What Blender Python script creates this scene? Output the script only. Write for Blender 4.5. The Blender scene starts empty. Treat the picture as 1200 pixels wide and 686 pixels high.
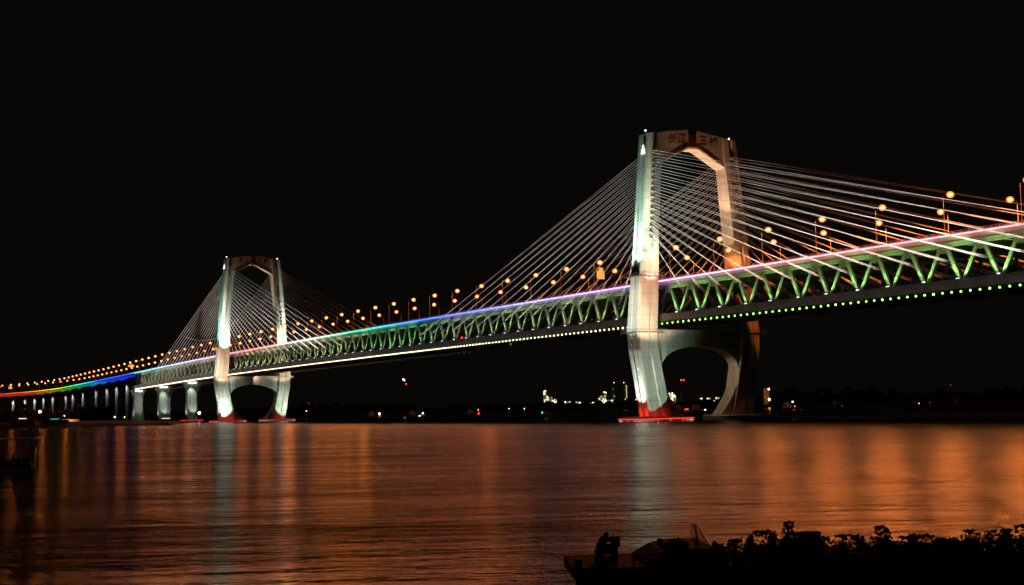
import bpy, bmesh, math, random
from mathutils import Vector, Matrix
random.seed(7)
R = math.radians
sc = bpy.context.scene
C = sc.collection

# ------------------------------------------------------------------ camera
# world: the bridge axis is +Y (away from the camera), near tower at Y=0, water at Z=0, metres
CAM = Vector((-314.3, -420.7, 6.87)); YAW, PITCH, ROLL, FPX = R(28.733), R(5.088), R(-1.257), 1512.3
Fv = Vector((math.sin(YAW)*math.cos(PITCH), math.cos(YAW)*math.cos(PITCH), math.sin(PITCH)))
Rv = Vector((math.cos(YAW), -math.sin(YAW), 0)); Uv = Rv.cross(Fv)
R2 = Rv*math.cos(ROLL) + Uv*math.sin(ROLL); U2 = -Rv*math.sin(ROLL) + Uv*math.cos(ROLL)
cd = bpy.data.cameras.new('camera'); cam = bpy.data.objects.new('camera', cd); C.objects.link(cam)
cam.matrix_world = Matrix(((R2.x, U2.x, -Fv.x, CAM.x), (R2.y, U2.y, -Fv.y, CAM.y), (R2.z, U2.z, -Fv.z, CAM.z), (0, 0, 0, 1)))
cd.sensor_width = 36; cd.lens = FPX/1200*36; cd.clip_start = 0.5; cd.clip_end = 20000
sc.camera = cam

# ------------------------------------------------------------------ world: a night sky, the sun well gone
w = bpy.data.worlds.new('World'); sc.world = w; w.use_nodes = True
nt = w.node_tree; nt.nodes.clear()
sky = nt.nodes.new('ShaderNodeTexSky'); sky.sky_type = 'NISHITA'; sky.sun_disc = False
sky.sun_elevation = R(-4); sky.sun_rotation = R(300)
bg1 = nt.nodes.new('ShaderNodeBackground'); bg1.inputs[1].default_value = 0.0012
nt.links.new(sky.outputs[0], bg1.inputs[0])
bg2 = nt.nodes.new('ShaderNodeBackground'); bg2.inputs[0].default_value = (1.0, 0.78, 0.55, 1); bg2.inputs[1].default_value = 0.0026
ad = nt.nodes.new('ShaderNodeAddShader'); wo = nt.nodes.new('ShaderNodeOutputWorld')
nt.links.new(bg1.outputs[0], ad.inputs[0]); nt.links.new(bg2.outputs[0], ad.inputs[1]); nt.links.new(ad.outputs[0], wo.inputs[0])

sc.view_settings.view_transform = 'Standard'; sc.view_settings.look = 'None'
sc.view_settings.exposure = 0; sc.view_settings.gamma = 1; sc.view_settings.use_curve_mapping = False
cy = sc.cycles
cy.use_light_tree = True; cy.max_bounces = 5; cy.diffuse_bounces = 2; cy.glossy_bounces = 3; cy.transmission_bounces = 2
cy.sample_clamp_indirect = 4; cy.sample_clamp_direct = 12
cy.caustics_reflective = False; cy.caustics_refractive = False
cy.use_denoising = True
cy.filter_width = 1.6
sc.render.film_transparent = False

# ------------------------------------------------------------------ helpers
def tag(o, label=None, cat=None, group=None, kind=None):
    if label: o['label'] = label
    if cat: o['category'] = cat
    if group: o['group'] = group
    if kind: o['kind'] = kind
    return o
def empty(name, loc=(0, 0, 0), rz=0, label=None, cat=None, group=None):
    o = bpy.data.objects.new(name, None); C.objects.link(o); o.location = loc; o.rotation_euler.z = rz
    o.empty_display_size = 0.5
    return tag(o, label, cat, group)
class MB:
    def __init__(s): s.v = []; s.f = []
    def box(s, x0, x1, y0, y1, z0, z1):
        n = len(s.v)
        s.v += [(x, y, z) for z in (z0, z1) for y in (y0, y1) for x in (x0, x1)]
        s.f += [tuple(n+i for i in q) for q in ((0,2,3,1),(4,5,7,6),(0,1,5,4),(2,6,7,3),(0,4,6,2),(1,3,7,5))]
    def rings(s, rings, caps=True, closed=True):
        n = len(s.v); k = len(rings[0])
        for r in rings: s.v += [tuple(p) for p in r]
        for i in range(len(rings)-1):
            for j in range(k if closed else k-1):
                a = n+i*k+j; b = n+i*k+(j+1) % k
                s.f.append((a, b, b+k, a+k))
        if caps:
            s.f.append(tuple(n+j for j in reversed(range(k)))); s.f.append(tuple(n+(len(rings)-1)*k+j for j in range(k)))
    def tube(s, a, b, r0, r1=None, seg=6):
        a = Vector(a); b = Vector(b); r1 = r0 if r1 is None else r1
        d = (b-a).normalized(); u = d.cross(Vector((0, 0, 1)))
        if u.length < 1e-3: u = Vector((1, 0, 0))
        u.normalize(); v = d.cross(u)
        s.rings([[p+(u*math.cos(t)+v*math.sin(t))*r for t in [2*math.pi*(k+.5)/seg for k in range(seg)]] for p, r in ((a, r0), (b, r1))])
    def path(s, pts, r, seg=6):
        for i in range(len(pts)-1): s.tube(pts[i], pts[i+1], r, r, seg)
    def bar(s, a, b, wy, wx):          # rectangular member from a to b; wx wide across X, wy wide in the truss plane
        a = Vector(a); b = Vector(b); d = (b-a).normalized(); X = Vector((1, 0, 0)); v = d.cross(X).normalized()
        s.rings([[p+X*i*wx/2+v*j*wy/2 for i, j in ((-1,-1),(1,-1),(1,1),(-1,1))] for p in (a, b)])
    def ball(s, c, r, n=6, m=4, sz=1.0):
        c = Vector(c); n0 = len(s.v)
        s.v.append((c.x, c.y, c.z-r*sz))
        for i in range(1, m):
            t = -math.pi/2+math.pi*i/m
            for j in range(n): s.v.append((c.x+r*math.cos(t)*math.cos(2*math.pi*j/n), c.y+r*math.cos(t)*math.sin(2*math.pi*j/n), c.z+r*sz*math.sin(t)))
        s.v.append((c.x, c.y, c.z+r*sz)); top = len(s.v)-1
        for j in range(n):
            s.f.append((n0, n0+1+(j+1) % n, n0+1+j)); s.f.append((top, top-n+j, top-n+(j+1) % n))
            for i in range(m-2):
                a = n0+1+i*n+j; b = n0+1+i*n+(j+1) % n; s.f.append((a, b, b+n, a+n))
    def prism(s, poly, y0, y1):        # poly in XZ, extruded along Y; concave polygons allowed
        n = len(s.v); k = len(poly)
        s.v += [(x, y0, z) for x, z in poly]+[(x, y1, z) for x, z in poly]
        for j in range(k): s.f.append((n+j, n+(j+1) % k, n+k+(j+1) % k, n+k+j))
        from mathutils.geometry import tessellate_polygon
        for t in tessellate_polygon([[Vector((x, z, 0)) for x, z in poly]]):
            s.f.append(tuple(n+i for i in t)); s.f.append(tuple(n+k+i for i in reversed(t)))
    def build(s, name, mat, parent=None, smooth=False, fix=True):
        me = bpy.data.meshes.new(name); me.from_pydata(s.v, [], s.f)
        if fix:
            bm = bmesh.new(); bm.from_mesh(me); bmesh.ops.recalc_face_normals(bm, faces=bm.faces[:]); bm.to_mesh(me); bm.free()
        if smooth: me.polygons.foreach_set('use_smooth', [True]*len(me.polygons))
        me.materials.append(mat); me.update()
        o = bpy.data.objects.new(name, me); C.objects.link(o)
        if parent: o.parent = parent
        return o

def pmat(name, col, rough=0.7, metal=0.0, noise=None, bump=0.0, nscale=1.0, spec=0.5):
    m = bpy.data.materials.new(name); m.use_nodes = True; t = m.node_tree; b = t.nodes['Principled BSDF']
    b.inputs['Base Color'].default_value = (*col, 1); b.inputs['Roughness'].default_value = rough; b.inputs['Metallic'].default_value = metal
    b.inputs['Specular IOR Level'].default_value = spec
    if noise:
        tc = t.nodes.new('ShaderNodeTexCoord'); n = t.nodes.new('ShaderNodeTexNoise'); n.inputs['Scale'].default_value = nscale; n.inputs['Detail'].default_value = 5
        cr = t.nodes.new('ShaderNodeValToRGB'); cr.color_ramp.elements[0].position = .3; cr.color_ramp.elements[1].position = .7
        cr.color_ramp.elements[0].color = (*[c*(1-noise) for c in col], 1); cr.color_ramp.elements[1].color = (*[min(1, c*(1+noise)) for c in col], 1)
        t.links.new(tc.outputs['Object'], n.inputs['Vector']); t.links.new(n.outputs['Fac'], cr.inputs[0]); t.links.new(cr.outputs[0], b.inputs['Base Color'])
        if bump:
            bp = t.nodes.new('ShaderNodeBump'); bp.inputs['Strength'].default_value = bump; t.links.new(n.outputs['Fac'], bp.inputs['Height']); t.links.new(bp.outputs[0], b.inputs['Normal'])
    return m
def emat(name, col, st):
    m = bpy.data.materials.new(name); m.use_nodes = True; t = m.node_tree; t.nodes.clear()
    e = t.nodes.new('ShaderNodeEmission'); e.inputs[0].default_value = (*col, 1); e.inputs[1].default_value = st
    o = t.nodes.new('ShaderNodeOutputMaterial'); t.links.new(e.outputs[0], o.inputs[0]); return m
def concrete(name, col, lift=4.2):
    m = pmat(name, col, 0.75); t = m.node_tree; b = t.nodes['Principled BSDF']; L = t.links.new
    ge = t.nodes.new('ShaderNodeNewGeometry'); mp = t.nodes.new('ShaderNodeMapping'); mp.inputs['Scale'].default_value = (.5, .5, .06)
    L(ge.outputs['Position'], mp.inputs[0])
    n = t.nodes.new('ShaderNodeTexNoise'); n.inputs['Scale'].default_value = 1; n.inputs['Detail'].default_value = 7; L(mp.outputs[0], n.inputs['Vector'])
    r = t.nodes.new('ShaderNodeMapRange'); r.inputs[1].default_value = .3; r.inputs[2].default_value = .7; r.inputs[3].default_value = .62; r.inputs[4].default_value = 1.08; L(n.outputs['Fac'], r.inputs[0])
    sx = t.nodes.new('ShaderNodeSeparateXYZ'); L(ge.outputs['Position'], sx.inputs[0])
    mo = t.nodes.new('ShaderNodeMath'); mo.operation = 'PINGPONG'; mo.inputs[1].default_value = lift/2; L(sx.outputs['Z'], mo.inputs[0])
    j = t.nodes.new('ShaderNodeMapRange'); j.inputs[1].default_value = 0; j.inputs[2].default_value = .28; j.inputs[3].default_value = .72; j.inputs[4].default_value = 1; L(mo.outputs[0], j.inputs[0])
    mu = t.nodes.new('ShaderNodeMath'); mu.operation = 'MULTIPLY'; L(r.outputs[0], mu.inputs[0]); L(j.outputs[0], mu.inputs[1])
    vm = t.nodes.new('ShaderNodeVectorMath'); vm.operation = 'SCALE'; vm.inputs[0].default_value = col; L(mu.outputs[0], vm.inputs['Scale']); L(vm.outputs[0], b.inputs['Base Color'])
    return m
M = dict(
    tower=concrete('tower_concrete', (.46, .43, .38)), pier=concrete('pier_concrete', (.40, .39, .36)),
    capc=pmat('pile_cap_concrete', (.36, .33, .31), .8, noise=.3, nscale=.3),
    letter=pmat('lettering_paint', (.10, .03, .02), .6),
    steel=pmat('grey_green_steel', (.30, .31, .28), .5, noise=.2, nscale=.4),
    fascia=pmat('fascia_steel', (.42, .42, .43), .45, noise=.18, nscale=.25),
    lower=pmat('lower_girder_steel', (.45, .42, .39), .6, noise=.3, nscale=.2),
    asphalt=pmat('asphalt', (.05, .05, .05), .9, noise=.2, nscale=.5),
    rail=pmat('painted_rail', (.5, .48, .45), .5), cable=pmat('cable_sheath', (.82, .80, .78), .4),
    post=pmat('lamp_post_steel', (.20, .19, .18), .45, .3), dark=pmat('dark_steel', (.06, .06, .06), .6, noise=.3, nscale=2),
    rust=pmat('rusty_steel', (.02, .015, .012), .8, noise=.4, nscale=3), net=pmat('fishing_net', (.16, .12, .08), .9),
    leaf=pmat('leaf', (.045, .07, .025), .8, noise=.4, nscale=3), bark=pmat('bark', (.10, .07, .05), .9, noise=.3, nscale=4),
    soil=pmat('bank_soil', (.10, .085, .06), .95, noise=.4, nscale=.4), grey=pmat('grey_paint', (.45, .45, .46), .6, noise=.2, nscale=2),
    white=pmat('white_paint', (.75, .75, .74), .5), tarp=pmat('tarpaulin', (.012, .013, .012), .8, noise=.3, nscale=2), brick=pmat('render_wall', (.4, .35, .3), .9, noise=.2, nscale=.3),
    e_lamp=emat('sodium_lens', (1, .40, .12), 22), e_white=emat('white_led', (.95, .97, 1), 14), e_node=emat('flood_lens', (.9, .95, 1), 2.2),
    e_green=emat('green_led', (.30, 1, .12), 6), e_yg=emat('pale_led', (.95, 1, .55), 7), e_warm=emat('warm_led', (1, .82, .5), 6),
    e_red=emat('red_led', (1, .04, .03), 1.6), e_redb=emat('red_lamp', (1, .03, .02), 14), e_grn=emat('green_lamp', (.05, 1, .25), 16),
    e_amber=emat('amber_panel', (1, .42, .08), 1.1), e_cyan=emat('cyan_led', (.2, 1, .8), 5), e_orange=emat('orange_lamp', (1, .42, .12), 40),
    e_ref=emat('refinery_lamp', (1, .84, .45), 6.0), e_refd=emat('refinery_dim_lamp', (1, .8, .42), 1.6), e_win=emat('lit_window', (1, .85, .5), 1.4),
    e_redd=emat('dim_red_led', (1, .04, .04), .7), e_rim=emat('rim_led', (1, .8, .75), 1.5), e_tri=emat('pale_light', (1, .88, .8), 2.2),
)
def light(kind, name, loc, power, col, target=None, radius=.3, cone=60, blend=.6, parent=None, size=None, axis=None):
    d = bpy.data.lights.new(name, kind); d.energy = power; d.color = col
    if kind == 'AREA':
        d.shape = 'RECTANGLE'; d.size, d.size_y = size; d.spread = R(75)
    else: d.shadow_soft_size = radius
    if kind == 'SPOT': d.spot_size = R(cone); d.spot_blend = blend
    o = bpy.data.objects.new(name, d); C.objects.link(o); o.location = loc
    if target is not None:
        z = (Vector(loc)-Vector(target)).normalized()
        if axis is None: q = z.to_track_quat('Z', 'Y'); o.rotation_mode = 'QUATERNION'; o.rotation_quaternion = q
        else:
            y = Vector(axis).normalized(); x = y.cross(z).normalized(); y = z.cross(x)
            o.rotation_mode = 'QUATERNION'; o.rotation_quaternion = Matrix((x, y, z)).transposed().to_quaternion()
    if parent: o.parent = parent
    return o
def at(px, py, depth):                 # point of the place seen at a pixel of the photograph, at a given distance
    return CAM+(Fv+R2*((px-600)/FPX)+U2*((343-py)/FPX))*depth
def atg(px, depth, z=0.0):             # point on a level z in the direction of a pixel column
    p = at(px, 480, depth); p.z = z; return p

for k_ in M:                           # small lamps are seen, but need no light sampling of their own
    if k_.startswith('e_') and k_ != 'e_red': M[k_].cycles.emission_sampling = 'NONE'
# deck line ------------------------------------------------------------
ZT = [(-400, 52.9), (-300, 53.7), (-200, 54.5), (-100, 55.05), (0, 55.47), (100, 55.73), (200, 55.82), (300, 55.76), (400, 55.53), (500, 55.15), (588, 54.68),
      (700, 53.7), (832, 52.0), (923, 50.7), (1005, 49.5), (1096, 48.3), (1198, 47.1), (1314, 45.8), (1445, 44.2), (1600, 42.4), (1800, 40.2), (2100, 37)]
def zd(s):
    for (a, za), (b, zb) in zip(ZT, ZT[1:]):
        if s <= b: return za+(zb-za)*(s-a)/(b-a)
    return ZT[-1][1]
S0, RC = 1330.0, 850.0
def pt(s, X=0.0, dz=0.0):              # point beside the deck line; the approach bends beyond S0
    if s <= S0: return Vector((X, s, zd(s)+dz))
    t = (s-S0)/RC
    return Vector((-RC+(RC+X)*math.cos(t), S0+(RC+X)*math.sin(t), zd(s)+dz))
def heading(s): return 0 if s <= S0 else (s-S0)/RC
def nS(n): return (20.5-n)*14.0

# ------------------------------------------------------------------ water and ground
def water_mat():
    m = bpy.data.materials.new('river_water'); m.use_nodes = True; t = m.node_tree; b = t.nodes['Principled BSDF']; L = t.links.new
    b.inputs['Base Color'].default_value = (.012, .012, .010, 1); b.inputs['Roughness'].default_value = .36; b.inputs['IOR'].default_value = 1.33
    # wind ripples: slopes run mostly across the river, their crests along it
    b.inputs['Anisotropic'].default_value = .6; tg = t.nodes.new('ShaderNodeCombineXYZ'); tg.inputs[0].default_value = math.sin(YAW); tg.inputs[1].default_value = math.cos(YAW); L(tg.outputs[0], b.inputs['Tangent'])
    ge = t.nodes.new('ShaderNodeNewGeometry')
    mp = t.nodes.new('ShaderNodeMapping'); mp.inputs['Rotation'].default_value = (0, 0, YAW); L(ge.outputs['Position'], mp.inputs[0])
    def noise(sx, sy, detail, seed, ro=.74):
        q = t.nodes.new('ShaderNodeMapping'); q.inputs['Scale'].default_value = (sx, sy, 1); q.inputs['Location'].default_value = (seed, seed, 0); L(mp.outputs[0], q.inputs[0])
        n = t.nodes.new('ShaderNodeTexNoise'); n.inputs['Scale'].default_value = 1; n.inputs['Detail'].default_value = detail; n.inputs['Roughness'].default_value = ro; L(q.outputs[0], n.inputs['Vector']); return n.outputs['Fac']
    def mul(a, k):
        q = t.nodes.new('ShaderNodeMath'); q.operation = 'MULTIPLY'; L(a, q.inputs[0]); q.inputs[1].default_value = k; return q.outputs[0]
    def add(a, c):
        q = t.nodes.new('ShaderNodeMath'); q.operation = 'ADD'; L(a, q.inputs[0]); L(c, q.inputs[1]); return q.outputs[0]
    h = add(mul(noise(.012, .045, 4, 17, .55), 1.9), mul(noise(.13, .30, 4, 3, .62), .72))
    bp = t.nodes.new('ShaderNodeBump'); bp.inputs['Strength'].default_value = 1; bp.inputs['Distance'].default_value = 1.0; L(h, bp.inputs['Height']); L(bp.outputs[0], b.inputs['Normal'])
    # wind lanes and slicks: patches of smoother and rougher water
    sl = noise(.008, .05, 9, 31); r = t.nodes.new('ShaderNodeMapRange'); r.inputs[1].default_value = .38; r.inputs[2].default_value = .62; r.inputs[3].default_value = .17; r.inputs[4].default_value = .27; L(sl, r.inputs[0]); L(r.outputs[0], b.inputs['Roughness'])
    return m
mb = MB(); mb.v = [(-9000, -3000, 0), (9000, -3000, 0), (9000, 12000, 0), (-9000, 12000, 0)]; mb.f = [(0, 1, 2, 3)]
tag(mb.build('river', water_mat(), fix=False), kind='structure')

def bank(name, rows, mat):             # grid of rows of points
    b = MB(); b.rings(rows, caps=False, closed=False); o = b.build(name, mat, fix=False); tag(o, kind='structure'); return o
# far bank beyond the bridge
rows = []
for dep, z in ((2050, -1), (2075, 2.0), (2300, 5), (3500, 7), (9000, 7)):
    rows.append([atg(px, dep*(1+.03*math.sin(px*.011)), z+random.uniform(-.3, .6)) for px in range(-700, 2001, 60)])
bank('far_bank', rows, M['soil'])
# left shore under the approach viaduct
rows = []
sh = [(-260, 940), (-100, 930), (20, 900), (100, 885), (180, 860), (202, 850), (207, 880), (214, 1010), (217, 1180), (222, 1400), (236, 1750), (262, 2085)]
for k, z in enumerate((-1.0, .9, 1.8)):
    rows.append([atg(px-(k*3 if i > 4 else 0), d+k*(9 if i <= 4 else 4), z) for i, (px, d) in enumerate(sh)])
rows.append([atg(px*.9-60-(10 if i > 4 else 0), d+240+80*(i > 4), 2.5) for i, (px, d) in enumerate(sh)])
rows.append([atg(-300+i*30, 3000, 3) for i in range(len(sh))])
bank('left_shore', rows, M['soil'])
# near bank the photograph is taken from: it falls to the water in front, stays high on the right
rows = []
for lat in range(-70, 95, 5):
    r_ = []
    for dep in (-80, -40, -12, -3, 3, 8, 13, 18, 23, 28, 33, 38, 43):
        k = max(0, min(1, (lat-2)/5.0)); k = k*k*(3-2*k)
        zl = 5.2-.24*max(0, dep-1); zr = 5.2-.10*max(0, dep-1)-.16*max(0, dep-21)
        z = zl*(1-k)+zr*k+random.uniform(-.12, .12)
        p = CAM+Vector((math.sin(YAW), math.cos(YAW), 0))*dep+Rv*lat; p.z = z; r_.append(p)
    rows.append(r_)
bank('near_bank', rows, M['soil'])

# ------------------------------------------------------------------ towers
def interp(tab, z):
    if z <= tab[0][0]: return tab[0][1]
    for (a, va), (b, vb) in zip(tab, tab[1:]):
        if z <= b: return va+(vb-va)*(z-a)/(b-a)
    return tab[-1][1]
CABP = 170000
def tower(name, ys, H, label, far_lit, dr, lift):
    T = empty(name, (0, ys, 0), 0, label, 'bridge tower', None)
    q = H-114.6                        # the upper legs are this much longer than the short tower's
    OUT = [(0, 25.6), (3, 26.0), (11, 27.2), (20, 28.6), (28, 30.1), (36, 30.5), (57+lift, 28.2), (70+q, 26.5), (98+q, 24.1), (H, 22.4)]
    INN = [(0, 14.4), (2, 14.9), (11, 17.2), (25, 20.0), (35, 21.0), (50, 19.8), (70+q, 18.7), (98+q, 16.4), (103+q, 15.9), (H, 15.0)]
    TH = [(0, 7.6), (36, 8.2), (58, 7.6), (H, 6.6)]
    zs = [-2, 0, 3, 7, 11, 15, 20, 24, 28, 32, 36, 42, 50, 57+lift, 63+lift, 70+q, 80+q, 90+q, 98+q, 103+q, 110+q, H]
    def inn(z): return interp(INN, z)
    def out(z): return interp(OUT, z)
    for sg in (-1, 1):
        mb = MB(); rings = []
        for z in zs:
            a, b, t = inn(z), out(z), interp(TH, z)/2; m_ = (a+b)/2; ch = .7; g = .9; gd = .55
            P = [(a, -t+.25), (a+.25, -t), (m_-g, -t), (m_-g+.2, -t+gd), (m_+g-.2, -t+gd), (m_+g, -t), (b-ch, -t), (b, -t+ch), (b, -g), (b-gd, -g+.2), (b-gd, g-.2), (b, g), (b, t-ch), (b-ch, t), (m_+g, t), (m_+g-.2, t-gd), (m_-g+.2, t-gd), (m_-g, t), (a+.25, t), (a, t-.25)]
            rings.append([(sg*x, y, z+(1.0*(b-x)/(b-a) if z == H else 0)) for x, y in P])
        mb.rings(rings)
        # cable anchor blocks in the groove of the leg
        for k in range(16 if q < 1 else 19):
            z = (H-7.3)-(2.35 if q < 1 else 2.55)*k; m_ = sg*(inn(z)+out(z))/2; t = interp(TH, z)/2
            for e in (-1, 1): mb.box(m_-.75, m_+.75, min(e*(t-.5), e*(t+.25)), max(e*(t-.5), e*(t+.25)), z-.45, z+.45)
        leg = mb.build('tower_leg', M['tower'], T)
        # service walkways round the leg, with rail posts
        for zz in (35.3, 57.5+lift):
            mb = MB(); a, b, t = inn(zz), out(zz), interp(TH, zz)/2; e = 1.7
            x0, x1 = (a-e, b+e) if sg > 0 else (-b-e, -a+e); ix0, ix1 = (a, b) if sg > 0 else (-b, -a)
            mb.box(x0, x1, -t-e, -t+.003, zz-.3, zz); mb.box(x0, x1, t-.003, t+e, zz-.3, zz); mb.box(x0, ix0+.1, -t+.003, t-.003, zz-.3, zz); mb.box(ix1-.1, x1, -t+.003, t-.003, zz-.3, zz)
            for hh in (.6, 1.1):
                for p, r_ in (((x0, -t-e), (x1, -t-e)), ((x1, -t-e), (x1, t+e)), ((x1, t+e), (x0, t+e)), ((x0, t+e), (x0, -t-e))): mb.tube((*p, zz+hh), (*r_, zz+hh), .06, seg=4)
            for i in range(9):
                for yy in (-t-e, t+e): x = x0+(x1-x0)*i/8; mb.tube((x, yy, zz-.9), (x, yy, zz+1.1), .05, seg=4)
                if 0 < i < 8:
                    for x in (x0, x1): y = -t-e+(2*t+2*e)*i/8; mb.tube((x, y, zz-.9), (x, y, zz+1.1), .05, seg=4)
            mb.build('service_walkway', M['dark'], leg)
        # beacon on the leg top
        mb = MB(); mb.tube((sg*21, 0, H), (sg*21, 0, H+1.5), .08); bm_ = mb.build('beacon_mast', M['post'], leg)
        mb = MB(); mb.ball((sg*21, 0, H+1.7), .28); mb.build('beacon_lamp', M['e_white'], leg)
    # top crossbeam with its gable
    zc, zt = 103+q, H+1.0
    poly = [(-15.0, zc-.1), (-2.8, 109.8+q), (2.8, 109.8+q), (15.0, zc-.1), (15.0, zt), (2.2, zt+2.0), (2.2, zt+.2), (-2.2, zt+.2), (-2.2, zt+2.0), (-15.0, zt)]
    poly = [(x*(1.06 if abs(x) > 10 else 1), z) for x, z in poly]
    mb = MB(); mb.prism(poly, -2.9, 2.9); cb = mb.build('top_crossbeam', M['tower'], T)
    mb = MB()
    for y0, y1 in ((-3.12, -2.9),):    # raised border along the opening
        for sx in (-1, 1):
            mb.prism([(sx*15.6, zc+.2), (sx*2.7, 110.2+q), (sx*2.7, 110.75+q), (sx*15.6, zc+.75)], y0, y1)
        mb.box(-2.7, 2.7, y0, y1, 110.2+q, 110.75+q)
    mb.build('arch_border', M['tower'], cb)
    # recessed centre panel: two columns of little squares
    mb = MB(); zb = 111.3+q
    mb.box(-1.9, 1.9, -3.0, -2.9, zb, zt-.3)
    for cx in (-.95, .95):
        for k in range(3):
            z0 = zb+.25+k*1.15
            mb.box(cx-.7, cx-.45, -3.1, -3.0, z0, z0+.95); mb.box(cx+.45, cx+.7, -3.1, -3.0, z0, z0+.95)
            for zz in (z0, z0+.37, z0+.75): mb.box(cx-.45, cx+.45, -3.1, -3.0, zz, zz+.2)
    mb.build('centre_panel', M['letter'], cb)
    for ch, x, z in (('\u957f', -10.2, 113.1), ('\u6c5f', -5.4, 113.4), ('\u4e09', 5.4, 113.4), ('\u6865', 10.4, 113.1)):
        cu = bpy.data.curves.new('lettering', 'FONT'); cu.body = ch; cu.size = 4.4; cu.extrude = .02; cu.offset = .03; cu.align_x = 'CENTER'; cu.align_y = 'CENTER'; cu.shear = .12
        to = bpy.data.objects.new('tmp', cu); C.objects.link(to); bpy.context.view_layer.update()
        me = bpy.data.meshes.new_from_object(to.evaluated_get(bpy.context.evaluated_depsgraph_get())); bpy.data.objects.remove(to)
        o = bpy.data.objects.new('lettering', me); C.objects.link(o); o.parent = cb; o.location = (x, -2.925, z+q); o.rotation_euler = (R(90), 0, 0)
        me.materials.clear(); me.materials.append(M['letter'])
    # lower frame: deep beam under the deck and webs bending in to the base round an egg-shaped opening
    half = [(0, 29.7), (5, 29.4), (10, 28.6), (13.6, 27.4), (16.6, 25.6), (18.5, 23.2), (19.1, 20.6), (18.8, 17.2), (17.5, 13.4), (15.2, 9.2), (12.2, 5.2), (8.2, .9), (7.6, -1)]
    outer = [(15.5, -1), (16.2, 3), (18.5, 11), (21.0, 25), (22, 34), (22, 36.2)]
    poly = [(x, z) for x, z in half]+outer+[(-x, z) for x, z in reversed(outer)]+[(-x, z) for x, z in reversed(half[1:])]
    mb = MB(); mb.prism(poly, -3.1, 3.1); lf = mb.build('lower_crossbeam', M['tower'], T)
    for sg in (-1, 1):                 # pile caps with red lights round them
        cx, hx, hy = sg*20.2, 13.2, 9.5
        ring = []
        for k in range(40):
            a = 2*math.pi*k/40; c_, s_ = math.cos(a), math.sin(a)
            ring.append((cx+hx*math.copysign(abs(c_)**.45, c_), hy*math.copysign(abs(s_)**.45, s_)))
        mb = MB(); mb.rings([[(x, y, z) for x, y in ring] for z in (-2, 1.7)]+[[(cx+(x-cx)*.97, y*.97, 2.1) for x, y in ring]]); cap = mb.build('pile_cap', M['capc'], T)
        if sg < 0 or far_lit:
            mb = MB()
            for k in range(0, 40):
                x, y = ring[k]; x2, y2 = ring[(k+1) % 40]; mb.tube((cx+(x-cx)*1.05, y*1.06, 1.25), (cx+(x2-cx)*1.05, y2*1.06, 1.25), .17, seg=5)
            mb.build('red_light_line', M['e_red'] if ys == 0 else M['e_redd'], cap)
            mb = MB(); mb.ball((0, 0, 0), .17); rl = mb.build('rim_light', M['e_rim'], cap)
            for k in range(40):
                x, y = ring[k]; d = rl if k == 0 else rl.copy()
                if k: C.objects.link(d); d.parent = cap
                d.location = (cx+(x-cx)*1.012, y*1.015, .55)
    # lights -----------------------------------------------------------
    white, cyan, warm, red = (.86, 1, .74), (.58, 1, .82), (1, .74, .5), (1, .04, .02)
    for sg in ((-1, 1) if far_lit else (-1,)):
        zb = 58.2+lift; a, b, t = inn(zb), out(zb), interp(TH, zb)/2; m_ = (a+b)/2
        # upper leg, from deck level
        k = 1.0 if not far_lit else 1.2
        if far_lit: white, cyan = (.86, 1, .78), (.35, 1, .78)
        light('SPOT', 'flood', (sg*(m_+.5), -t-5.5, zb-.5), 50000*k, white, (sg*(m_), -t+.5, zb+3), cone=100, parent=T)
        light('SPOT', 'flood', (sg*(m_+1.2), -t-5.5, zb-.5), 400000*k, white, (sg*(m_+1.6), -t+.5, zb+21), cone=26, parent=T)
        light('SPOT', 'flood', (sg*(m_+1.5), -t-6.5, zb-.5), 75000*k, (.9, 1, .74), (sg*(m_-2.0), -t+.5, zb+44), cone=13, parent=T)
        light('SPOT', 'flood', (sg*(m_-2.2), -t-2.5, zb+.2), 24000*k, (1, 1, .72), (sg*(m_-1.2), -t+.3, zb+16), cone=40, parent=T)
        light('SPOT', 'flood', (sg*(b+4.5), -2.5, zb), 240000*k, cyan, (sg*(b-1.8), 0, zb+22), cone=66, parent=T)
        light('SPOT', 'flood', (sg*(b+1.8), 2.6, zb+.2), 26000*k, cyan, (sg*(b-1.6), 2.4, zb+24), cone=50, parent=T)
        # middle, from the lower walkway, and a warm lamp on the front
        z2 = 36.2; a, b, t = inn(z2), out(z2), interp(TH, z2)/2; m_ = (a+b)/2
        light('SPOT', 'flood', (sg*(m_+9), -t-15, z2-1), 50000, warm, (sg*(m_-.3), -t, z2+7), cone=78, parent=T)
        light('SPOT', 'flood', (sg*(b+12.0), -1, z2), 42000, (.85, 1, .9), (sg*(b-1), 0, z2+7), cone=78, parent=T)
        # lower leg, from the cap
        light('SPOT', 'flood', (sg*24.5, -9.0, 2.6), 38000, (.66, 1, .78), (sg*24.4, -3.9, 12), cone=88, parent=T)
        light('SPOT', 'flood', (sg*22.5, -9.0, 2.6), 32000, (.85, 1, .82), (sg*24.2, -3.9, 22), cone=44, parent=T)
        light('SPOT', 'flood', (sg*27.6, -8.6, 2.6), 26000, (1, .94, .86), (sg*27.0, -3.6, 22), cone=44, parent=T)
        light('SPOT', 'flood', (sg*32.8, -1, 2.6), 45000, (.85, 1, .88), (sg*27.6, 0, 15), cone=60, parent=T)
        for x, y, p in ((19.5, -5.4, 90), (23.5, -5.4, 110), (28.3, -2.5, 260), (28.3, 2.0, 260)):
            light('POINT', 'red_flood', (sg*x, y, 2.9), p, red, radius=.25, parent=T)
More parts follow.
